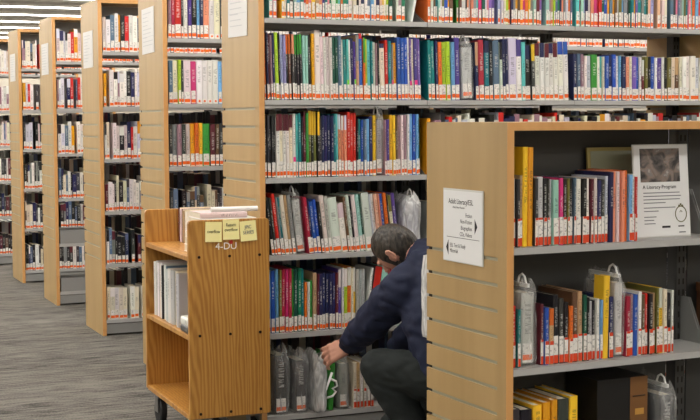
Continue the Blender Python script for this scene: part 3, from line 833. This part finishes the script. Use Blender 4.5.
# ------------------------------------------------------------------ oak book cart
CW, CL, CZ, CT = .342, .72, .158, .964
CR = R(-0.5)
cart = empty('book_cart', (1.497, 5.112, 0), CR)
tag(cart, 'honey oak book cart with yellow notes, standing beside the nearest wood end', 'book cart')
cc, cs = math.cos(CR), math.sin(CR)
def cwp(x, y, z): return Vector((1.497 + cc * x - cs * y, 5.112 + cs * x + cc * y, z))
def panel(top):
    m = MB(); r = .014
    pts = [(0, CZ), (CW, CZ), (CW, top - r), (CW - r * .3, top - r * .3), (CW - r, top), (r, top), (r * .3, top - r * .3), (0, top - r)]
    v = [(x, 0, z) for x, z in pts] + [(x, .021, z) for x, z in pts]; n = len(pts)
    m.mesh(v, [tuple(range(n)), tuple(range(2 * n - 1, n - 1, -1))] + [(i, n + i, n + (i + 1) % n, (i + 1) % n) for i in range(n)])
    return m
pan = panel(CT).build('end_panel', M_oak, cart, bevel=.002)
panel(CT).build('end_panel', M_oak, cart, loc=(0, CL - .021, 0), bevel=.002)
for z in (.172, .497, .818):
    m = MB(); m.box(.002, CW - .002, .0215, CL - .0215, z - .02, z); m.build('shelf', M_oak, cart, bevel=.002)
m = MB(); m.box(.2, .21, .0218, CL - .0218, .1725, .476); m.build('divider', M_oak, cart)
m = MB(); m.box(.2, .21, .0218, CL - .0218, .4975, .797); m.build('divider', M_oak, cart)
for x in (.043, .171, .299):
    for z in (.815, .497, .178):
        m = MB(); m.tube([(x, .001, z), (x, -.003, z)], .006, 10); m.build('bolt', M_bolt, pan)
text_part('cart_lettering', '4-DU', .04, M_whitevinyl, pan, (.112, -.0004, .843), (R(90), 0, 0), 'LEFT', .0004, 1.0)
m = MB(); m.tube([(.178, -.0015, .871), (.178, -.0002, .871)], .008, 12); m.build('cart_dot', M_reddot, pan)
for x in (.045, CW - .045):
    for y in (.09, CL - .09):
        m = MB(); m.box(-.03, .03, -.03, .03, .148, .1518); ca = m.build('caster', M_chrome, cart, loc=(x, y, 0))
        m = MB(); m.box(-.022, -.019, -.018, .03, .06, .148); m.box(.019, .022, -.018, .03, .06, .148); m.box(-.022, .022, -.018, .02, .14, .148); m.build('fork', M_chrome, ca)
        m = MB(); m.tube([(-.015, .012, .0625), (-.009, .012, .0625), (.009, .012, .0625), (.015, .012, .0625)], [.054, .0622, .0622, .054], 28); m.build('wheel', M_rubber, ca)
def note(x, z, tilt, lines, text):
    o = empty('sticky_note', cwp(x, -.0012, z), CR); o.rotation_euler = (0, R(tilt), CR)
    tag(o, text, 'sticky note', 'yellow notes on the cart')
    m = MB(); w = .069; h = .081
    v = [(0, 0, h), (w, 0, h), (w, -.001, h * .5), (w, -.004, 0), (0, -.004, 0), (0, -.001, h * .5)]
    v2 = [(a, b_ + .0006, c_) for a, b_, c_ in v]
    m.mesh(v + v2, [(0, 5, 2, 1), (5, 4, 3, 2), (6, 7, 8, 11), (11, 8, 9, 10), (0, 1, 7, 6), (1, 2, 8, 7), (2, 3, 9, 8), (3, 4, 10, 9), (4, 5, 11, 10), (5, 0, 6, 11)])
    s = m.build('sheet', M_note, o)
    for k, (t_, zz, sz, mt) in enumerate(lines):
        text_part('handwriting', t_, sz, mt, s, (w / 2, -.0032 if zz < .03 else -.0022, zz), (R(90), 0, 0), 'CENTER', .0002, .85)
M_pencil = simple('pencil_grey', (110, 112, 130), 0.8)
note(.0685, .876, 2, [('overflow', .036, .018, M_ink)], 'yellow note with one handwritten word, first of three on the cart')
note(.1435, .882, 0, [('Return', .054, .018, M_ink), ('overflow', .034, .018, M_ink)], 'yellow note with two dark handwritten lines, middle of three on the cart')
note(.219, .872, -3.5, [('JPIC', .05, .02, M_pencil), ('SERIES', .028, .02, M_pencil)], 'yellow note with faint grey capitals, last of three on the cart')

def tx_c(i, n, prev, nxt):
    return f'{cname(i["c"])} book standing on the cart top, {ordinal(n)} from the far cart end'
q = cwp(.13, CL - .03, 0)
fill("maroon 14 150; cream 16 152; blush 13 150; maroon 12 146; cream 17 148; tan 14 142; cream 14 150; white 13 140", q[:2], CR - math.pi / 2, .8184, .13, tx_c, 'books standing on the cart top', label=None, depth=.16)
zc = .8186
for k, (c, t, w, d) in enumerate((('white', .03, .24, .2), ('cream', .028, .25, .19), ('blush', .026, .22, .18), ('grey', .03, .23, .19), ('white', .028, .24, .18), ('blush', .024, .2, .16))):
    # lying flat: thickness up, spine towards the viewer
    cm, pm = MB(), MB(); book_geo(cm, pm, None, t, w, d, rgb(*jit(PAL[c])), label=None)
    o = cm.build('book', M_cover); pm.build('pages', M_pages, o)
    tag(o, f'{cname(c)} book lying flat on the cart top, {ordinal(k + 1)} up in the stack', 'book', 'books lying on the cart top')
    o.rotation_euler = (0, R(90), CR); o.location = cwp(.055 + k * .004, .06 + .01 * (k % 3), zc + t); zc += t + .0004
m = MB(); m.tube([(0, 0, 0), (.2, 0, 0)], .0105, 16); o = m.build('paper_roll', M_whiteplastic, loc=cwp(.125, .10, zc + .0107), rot=(0, 0, CR), smooth=False)
tag(o, 'white roll lying on top of the stack on the cart', 'paper roll')
def tx_b(i, n, prev, nxt):
    return f'{cname(i["c"])} binder on the middle cart shelf, {ordinal(n)} from the far cart end'
q = cwp(.006, CL - .07, 0)
fill("white 12 236; silver 16 244; white 12 236; silver 14 240; cream 13 236; white 15 244; black 9 236; white 16 240; slate 8 236; silver 30 226; white 26 230; silver 28 228; cream 26 230; silver 24 226", q[:2], CR - math.pi / 2, .4974, .45, tx_b, 'binders on the middle cart shelf', label=None, depth=.18, name='binder')
zc = .4978
for k, (c, t) in enumerate((('charcoal', .028), ('white', .034))):
    cm, pm = MB(), MB(); book_geo(cm, pm, None, t, .12, .17, rgb(*jit(PAL[c])), label=None)
    o = cm.build('binder', M_cover); pm.build('pages', M_pages, o)
    tag(o, f'{c} binder lying flat at the near end of the middle cart shelf', 'binder', 'binders on the middle cart shelf')
    o.rotation_euler = (0, R(90), CR - math.pi / 2); o.location = cwp(.008, .16, zc + t); zc += t + .0004

# ------------------------------------------------------------------ second row: books one by one where they show, the rest as a mass
YB = ROWY[1]
def tx_r(shelf):
    def f(i, n, prev, nxt):
        mid = f'between {prev} and {nxt} ones' if prev and nxt else f'beside a {nxt or prev} one'
        return f'{cname(i["c"])} book {mid}, {ordinal(n)} from the wood end, second bookcase {shelf}'
    return f
fill("mauve 17 240; crimson 16 240; red 32 250; charcoal 12 240; white 20 245 ; purple 18 235; black 26 240; sky 14 240; navy 18 240; salmon 30 245; white 26 245 lab:dot; cream 30 245 lab:dot; charcoal 10 240; white 20 240", (X0 + .011, YB + .004), 0, LEV[5], .325, tx_r('top shelf'), 'books on the top shelf of the second bookcase')
fill("slate 18 225; cream 22 225; lime 12 230; charcoal 10 230; blush 30 228; magenta 24 226; white 24 230 lab:dot x4; sky 16 225; white 22 220", (X0 + .011, YB + .004), 0, LEV[4], .325, tx_r('upper shelf'), 'books on the upper shelf of the second bookcase')
fill("charcoal 14 220; grey 18 222; mauve 18 222; charcoal 16 222; blush 20 228; amber 18 228; orange 16 228; yellow 16 228; green 30 228; maroon 22 226; brown 16 226; charcoal 16 224; navy 20 220", (X0 + .011, YB + .004), 0, LEV[3], .325, tx_r('third shelf'), 'books on the third shelf of the second bookcase')

sm, sl = MB(), MB()
COLS = list(PAL)
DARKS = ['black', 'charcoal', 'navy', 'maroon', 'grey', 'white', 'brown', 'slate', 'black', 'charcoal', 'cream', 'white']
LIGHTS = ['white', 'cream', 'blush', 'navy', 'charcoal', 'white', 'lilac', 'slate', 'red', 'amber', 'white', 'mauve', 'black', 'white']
def mass(x0, x1, y, z, hmin, hmax, pal, flip=False, tmin=.009, tmax=.024, label='wo', depth=.19):
    x = x0
    while x < x1 - tmin:
        t = min(rnd.uniform(tmin, tmax), x1 - x)
        h = rnd.uniform(hmin, hmax)
        if rnd.random() < .06: x += .02
        c = rgb(*jit(PAL[rnd.choice(pal)]))
        band = rgb(*jit(PAL[rnd.choice(pal)])) if rnd.random() < .25 else None
        if flip: M = Matrix.Translation((x + t, y, z + .0006)) @ Matrix.Rotation(math.pi, 4, 'Z')
        else: M = Matrix.Translation((x, y + rnd.uniform(.006, .02), z + .0006))
        book_geo(sm, None, sl, t, h, depth * rnd.uniform(.85, 1), c, band, rnd.uniform(.2, .35), label, None, M, low=True)
        x += t + .0006
def bays(nb): return [(X0 + k * BAY + .01, X0 + (k + 1) * BAY - .01) for k in range(nb)]
# nearest case: the top row, the rows hidden lower down behind the low bookcase, the far side
for k, (a, b_) in enumerate(bays(3)):
    mass(a, b_ - (.09 if k == 0 else 0), YA, LEV[5], .26, .285, COLS, tmin=.008, tmax=.018)
    if k:
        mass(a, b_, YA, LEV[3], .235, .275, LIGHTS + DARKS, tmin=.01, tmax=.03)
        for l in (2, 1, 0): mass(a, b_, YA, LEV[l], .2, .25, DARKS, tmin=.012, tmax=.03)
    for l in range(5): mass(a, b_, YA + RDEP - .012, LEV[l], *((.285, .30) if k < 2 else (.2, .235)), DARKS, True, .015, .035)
for r in range(1, 6):
    nb = (3, 5, 3, 1, 1, 1)[r]
    for k, (a, b_) in enumerate(bays(nb)):
        for l in range(6):
            if k > 2 and l < 3: continue
            aa = a
            if r == 1 and k == 0 and l > 2: aa = a + .335
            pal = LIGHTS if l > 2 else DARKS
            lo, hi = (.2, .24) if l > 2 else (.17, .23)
            if r == 3 and k == 0 and l in (0, 1): continue
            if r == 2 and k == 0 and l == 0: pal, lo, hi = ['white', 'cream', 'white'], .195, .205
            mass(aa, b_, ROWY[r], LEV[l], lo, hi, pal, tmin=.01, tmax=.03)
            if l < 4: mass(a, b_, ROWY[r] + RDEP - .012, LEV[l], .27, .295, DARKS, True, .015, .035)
big = MB()
big.v = sm.v + sl.v; big.f = sm.f + [tuple(i + len(sm.v) for i in f) for f in sl.f]; big.c = sm.c + sl.c; big.uv = sm.uv + sl.uv; big.m = [0] * len(sm.f) + [1] * len(sl.f)
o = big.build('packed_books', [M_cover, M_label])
tag(o, 'packed books with white and orange labels filling the farther and topmost shelves', 'books', kind='stuff')
# leaning white book at the end of the top row
make_book((X0 + BAY - .078, YA + .01, LEV[5] + .003), 0, R(12), .012, .27, .19, 'white', label=None, text='white book leaning alone at the end of the top row, first bay', group='leaning books on the top row')
# grey trays on the low shelves of the fourth case
for k, l in enumerate((0, 1)):
    m = MB(); w = .3
    m.box(0, w, 0, .004, 0, .1); m.box(0, w, .2, .204, 0, .1); m.box(0, .004, .004, .2, 0, .1); m.box(w - .004, w, .004, .2, 0, .1); m.box(.004, w - .004, .004, .2, 0, .004)
    o = m.build('storage_tray', M_steel, loc=(X0 + .01, ROWY[3] + .004, LEV[l] + .0006))
    tag(o, ('grey tray on the lowest shelf of the fourth bookcase', 'grey tray on the shelf above the lowest, fourth bookcase')[k], 'tray', 'grey trays')

# ------------------------------------------------------------------ the crouching person
def capsule(mb, a, b_, ra, rb, seg=18, sq=None):
    a, b_ = Vector(a), Vector(b_)
    t = (b_ - a); L = t.length
    t = t / L if L > 1e-6 else Vector((0, 0, 1))
    up = t.orthogonal().normalized(); w = t.cross(up)
    rings = []
    for k in range(5): 
        q = math.pi / 2 * (k / 4)
        rings.append((a - t * ra * math.cos(q), max(1e-4, ra * math.sin(q))))
    for k in range(5):
        q = math.pi / 2 * (k / 4)
        rings.append((b_ + t * rb * math.sin(q), max(1e-4, rb * math.cos(q))))
    V = [c + (up * math.cos(2 * math.pi * i / seg) + w * math.sin(2 * math.pi * i / seg)) * r for c, r in rings for i in range(seg)]
    F = [(j * seg + i, j * seg + (i + 1) % seg, (j + 1) * seg + (i + 1) % seg, (j + 1) * seg + i) for j in range(len(rings) - 1) for i in range(seg)]
    F.append(tuple(range(seg - 1, -1, -1))); F.append(tuple((len(rings) - 1) * seg + i for i in range(seg)))
    mb.mesh(V, F)
def chain(mb, pts, rad):
    for i in range(len(pts) - 1): capsule(mb, pts[i], pts[i + 1], rad[i], rad[i + 1])
def ellipsoid(mb, c, ax, r, fn=None, nu=28, nv=20):
    c = Vector(c); V = []; F = []
    for j in range(nv + 1):
        th = math.pi * j / nv
        for i in range(nu):
            ph = 2 * math.pi * i / nu
            d = (math.sin(th) * math.cos(ph), math.sin(th) * math.sin(ph), math.cos(th))
            k = fn(d) if fn else 1
            V.append(c + (ax[0] * d[0] * r[0] + ax[1] * d[1] * r[1] + ax[2] * d[2] * r[2]) * k)
    for j in range(nv):
        for i in range(nu):
            F.append((j * nu + i, (j + 1) * nu + i, (j + 1) * nu + (i + 1) % nu, j * nu + (i + 1) % nu))
    mb.mesh(V, F)
def fuse(mb, name, mat, parent, voxel, smooth_it, wrinkle=0.0, wscale=0.1, origin=(0, 0, 0)):
    o = mb.build(name, mat)
    m = o.modifiers.new('r', 'REMESH'); m.mode = 'VOXEL'; m.voxel_size = voxel; m.use_smooth_shade = True
    m = o.modifiers.new('s', 'SMOOTH'); m.iterations = smooth_it; m.factor = 0.5
    dg = bpy.context.evaluated_depsgraph_get()
    me = bpy.data.meshes.new_from_object(o.evaluated_get(dg))
    bpy.data.objects.remove(o)
    if wrinkle:
        me.update()
        for v in me.vertices:
            p = v.co
            n1 = noise.noise(Vector((p.x, p.y, p.z * 1.8)) / wscale)
            n2 = noise.noise(Vector((p.x * 2.4 + 7, p.y * 2.4, p.z * 3.4)) / wscale)
            v.co = p + v.normal * (wrinkle * (abs(n1) * 1.2 - .3 + n2 * .45))
    me.materials.clear(); me.materials.append(mat)
    org = Vector(origin)
    for v in me.vertices: v.co -= org
    me.polygons.foreach_set('use_smooth', [True] * len(me.polygons)); me.update()
    o = bpy.data.objects.new(name, me); COL.objects.link(o)
    if parent: o.parent = parent
    else: o.location = org
    return o

hf = Vector((-.27, .58, -.76)).normalized()
hl = Vector((-hf.y, hf.x, 0)).normalized()
hu = hf.cross(hl)
hl, hu = hl * math.cos(R(22)) - hu * math.sin(R(22)), hu * math.cos(R(22)) + hl * math.sin(R(22))
HC = Vector((2.228, 4.72, .856))
NB = Vector((2.315, 4.60, .815)); PEL = Vector((2.44, 4.34, .37))
Lv = Vector((-.6, -.8, 0)); Fv = Vector((-.8, .6, 0))
LS = Vector((2.165, 4.53, .72)); RS = Vector((2.40, 4.79, .73))
LE = Vector((2.128, 4.765, .548)); LW = Vector((2.146, 5.03, .433))
RE = Vector((2.47, 4.98, .52)); RW = Vector((2.41, 5.15, .36))
LH = PEL + Lv * .09; RH = PEL - Lv * .09
LK = Vector((2.075, 4.56, .425)); LA = Vector((2.245, 4.46, .10))
RK = Vector((2.25, 4.77, .13)); RA = Vector((2.56, 4.56, .11))
CH = NB.lerp(PEL, .42) + Vector((-.06, .04, 0)); WA = NB.lerp(PEL, .75) + Vector((-.08, .04, -.03))
ORG = Vector((2.25, 4.5, 0.0))

m = MB()
def headfn(d):
    x, y, z = d
    k = 1.0
    if x > 0.2 and z < 0: k *= 1 - .10 * (x - .2) * (-z)
    if z < -.3: k *= 1 - .16 * (-z - .3)
    return k
HM = Matrix.Translation(HC) @ Matrix.Scale(.9, 4) @ Matrix.Translation(-HC)
m.M = HM
ellipsoid(m, HC, (hf, hl, hu), (.095, .072, .108), headfn)
capsule(m, HC + hf * .055 - hu * .06, HC + hf * .072 - hu * .088, .042, .028)            # jaw and chin
capsule(m, HC + hf * .093 + hu * .012, HC + hf * .112 - hu * .022, .009, .014)            # nose
capsule(m, HC + hf * .09 + hl * .03 + hu * .02, HC + hf * .09 - hl * .03 + hu * .02, .014, .014)   # brow
capsule(m, HC + hf * .092 + hl * .018 - hu * .052, HC + hf * .092 - hl * .018 - hu * .052, .01, .01)  # lips
for s in (1, -1):
    for k in range(9):
        a0, a1 = -2.2 + k * .5, -2.2 + (k + 1) * .5
        eo = .083 if s > 0 else .074
        e0 = HC + hl * s * (eo + .006 * math.cos(a0)) + hu * (.031 * math.sin(a0) - .012) - hf * (.004 + .017 * math.cos(a0))
        e1 = HC + hl * s * (eo + .006 * math.cos(a1)) + hu * (.031 * math.sin(a1) - .012) - hf * (.004 + .017 * math.cos(a1))
        capsule(m, e0, e1, .0055, .0055, 10)
    capsule(m, HC + hl * s * .075 + hu * .008 - hf * .002, HC + hl * s * .077 - hu * .032 + hf * .002, .013, .008, 10)
m.M = Matrix.Identity(4)
chain(m, [HC - hf * .03 - hu * .06, NB + Vector((0, 0, -.01))], [.056, .06])
for s, SH, EL, WR in ((1, LS, LE, LW), (-1, RS, RE, RW)):
    chain(m, [NB - Vector((0, 0, .05)), SH], [.045, .045]); chain(m, [SH, EL, WR], [.045, .038, .026])
for s in (1, -1):
    chain(m, [CH + Lv * .08 * s, WA + Lv * .06 * s, PEL + Lv * .07 * s], [.09, .085, .09])
    chain(m, [NB + Lv * .05 * s - Vector((0, 0, .09)), CH + Lv * .08 * s], [.05, .085])
for H_, K_, A_, toe in ((LH, LK, LA, LA + Fv * .19 + Vector((0, 0, -.06))), (RH, RK, RA, RA + Vector((.05, -.02, -.08)))):
    chain(m, [H_, K_, A_], [.075, .05, .035]); chain(m, [A_ - Vector((0, 0, .03)), toe], [.032, .025])
def hand(WR, fwd, wid, nref):
    """palm, four unequal curled fingers and a thumb; wid runs from little finger to index"""
    fwd = fwd.normalized(); wid = (wid - fwd * wid.dot(fwd)).normalized(); nrm = fwd.cross(wid).normalized()
    if nrm.dot(Vector(nref)) < 0: nrm = -nrm
    KN = WR + fwd * .078
    for k, off in enumerate((-.03, -.01, .011, .031)):
        capsule(m, WR + wid * off * .6 + fwd * .01, KN + wid * off + nrm * .002, .0165, .0135, 12)
        ln = (.07, .088, .095, .086)[k]
        spread = wid * off * .5
        p0 = KN + wid * off; ln *= 1.1
        p1 = p0 + (fwd * .95 - nrm * .35).normalized() * ln * .45 + spread * .5
        p2 = p1 + (fwd * .55 - nrm * .85).normalized() * ln * .32 + spread * .3
        p3 = p2 + (fwd * .15 - nrm * 1.0).normalized() * ln * .25
        for a, b2, r1, r2 in ((p0, p1, .0105, .0092), (p1, p2, .0092, .0085), (p2, p3, .0085, .0072)): capsule(m, a, b2, r1, r2, 12)
    t0 = WR + fwd * .025 + wid * .03 - nrm * .004
    t1 = t0 + (fwd * .85 + wid * .35 - nrm * .45).normalized() * .042
    t2 = t1 + (fwd * .9 - wid * .05 - nrm * .4).normalized() * .033
    t3 = t2 + (fwd * .9 - wid * .1 - nrm * .5).normalized() * .026
    for a, b2, r1, r2 in ((t0, t1, .016, .012), (t1, t2, .0115, .0105), (t2, t3, .0105, .0085)): capsule(m, a, b2, r1, r2, 12)
hand(LW + Vector((.006, .004, -.012)), Vector((-.66, .62, -.4)), Vector((.15, .35, .9)), (-.4, -.9, .3))
hand(RW, Vector((-.3, .8, -.4)), Vector((-.8, -.3, .2)), (0, 0, 1))
person = fuse(m, 'person', M_skin, None, .0052, 3, origin=ORG)
tag(person, 'person in navy jacket and charcoal trousers crouching at the bottom shelf, seen from behind', 'person')

def garment(mb, name, mat, voxel, sm_, wr, ws):
    o = fuse(mb, name, mat, None, voxel, sm_, wr, ws, ORG)
    o.parent = person; o.location = (0, 0, 0)
    return o
m = MB()
for s in (1, -1):
    chain(m, [NB + Lv * .05 * s + Vector((0, 0, -.025)), CH + Lv * .095 * s, WA + Lv * .085 * s, PEL + Lv * .085 * s + Vector((0, 0, .02))], [.082, .118, .118, .128])
chain(m, [NB + Vector((0, 0, -.04)), CH - Fv * .03, WA - Fv * .05, PEL - Fv * .03], [.09, .13, .12, .12])
for SH, EL, WR in ((LS, LE, LW), (RS, RE, RW)):
    chain(m, [NB + Vector((0, 0, -.035)), SH, EL, EL.lerp(WR, .55), WR - (WR - EL).normalized() * .035], [.085, .084, .066, .058, .043])
chain(m, [CH, LS], [.1, .08])
# hood lying on the back of the neck
hd = [NB + Lv * .075 + Fv * .035 + Vector((0, 0, .02)), NB + Lv * .085 - Fv * .03 + Vector((0, 0, .01)), NB - Fv * .085 + Vector((0, 0, -.005)), NB - Lv * .085 - Fv * .03 + Vector((0, 0, .01)), NB - Lv * .075 + Fv * .035 + Vector((0, 0, .02))]
chain(m, hd, [.032, .042, .048, .042, .032])
chain(m, [NB + Lv * .09 - Fv * .07 + Vector((0, 0, -.03)), NB - Fv * .13 + Vector((0, 0, -.05)), NB - Lv * .09 - Fv * .07 + Vector((0, 0, -.03))], [.04, .05, .04])
chain(m, [NB + Vector((0, 0, -.01)), HC - hu * .105 - hf * .04], [.095, .08])
garment(m, 'jacket', M_jacket, .009, 3, .015, .10)
m = MB()
for s, H_, K_, A_ in ((1, LH, LK, LA), (-1, RH, RK, RA)):
    chain(m, [H_, H_.lerp(K_, .55), K_, K_.lerp(A_, .35), A_], [.112, .092, .071, .072, .056])
chain(m, [LH, RH], [.12, .12]); chain(m, [PEL + Vector((0, 0, .02)), WA], [.125, .1])
garment(m, 'trousers', M_pants, .010, 4, .008, .07)
for s, A_, toe in ((1, LA, LA + Fv * .19 + Vector((0, 0, -.055))), (-1, RA, RA + Vector((.06, -.02, -.065)))):
    m = MB(); chain(m, [A_ - Fv * .02 - Vector((0, 0, .045)), A_.lerp(toe, .5) - Vector((0, 0, .012)), toe], [.045, .046, .04])
    q = garment(m, 'shoe', M_shoe, .008, 3, 0, .1)
m = MB()
def hairfn(d):
    x, y, z = d
    inside = 0
    fl = x * .9 - z * .35                       # towards the face
    if fl > .42: inside = (fl - .42) * 1.6
    if z < -.62: inside = max(inside, (-z - .62) * 2.0)
    if abs(y) > .86 and -.2 < x < .3 and -.5 < z < .0: inside = max(inside, .12)
    k = 1.06 - min(.2, inside)
    k += .035 * noise.noise(Vector((x * 9, y * 9, z * 3))) + .02 * noise.noise(Vector((x * 22, y * 22, z * 7)))
    return k
m.M = HM
ellipsoid(m, HC + hu * .002 - hf * .002, (hf, hl, hu), (.098, .077, .110), hairfn, 72, 48)
o = m.build('hair', M_hair, None, smooth=True)
for v in o.data.vertices: v.co -= ORG
o.parent = person

# ------------------------------------------------------------------ camera and light
cam_d = bpy.data.cameras.new('camera'); cam = bpy.data.objects.new('camera', cam_d); COL.objects.link(cam)
yaw, pit, rol = 0.40644, 0.069085, -0.0038816
fv = Vector((math.sin(yaw) * math.cos(pit), math.cos(yaw) * math.cos(pit), -math.sin(pit)))
rt = Vector((math.cos(yaw), -math.sin(yaw), 0)); up = rt.cross(fv)
r2 = rt * math.cos(rol) + up * math.sin(rol); u2 = -rt * math.sin(rol) + up * math.cos(rol)
cam.matrix_world = Matrix(((r2.x, u2.x, -fv.x, 0), (r2.y, u2.y, -fv.y, 0), (r2.z, u2.z, -fv.z, 1.37), (0, 0, 0, 1)))
cam_d.sensor_width = 36.0; cam_d.lens = 1329.85 / 700 * 36.0; cam_d.clip_end = 100
scn.camera = cam

w = bpy.data.worlds.new('World'); scn.world = w; w.use_nodes = True
w.node_tree.nodes['Background'].inputs['Color'].default_value = (0.05, 0.05, 0.05, 1)
scn.view_settings.view_transform = 'Standard'; scn.view_settings.look = 'None'
scn.view_settings.exposure = 0.6; scn.view_settings.gamma = 1.0; scn.view_settings.use_curve_mapping = False
scn.cycles.use_denoising = True
scn.cycles.max_bounces = 8; scn.cycles.transparent_max_bounces = 16
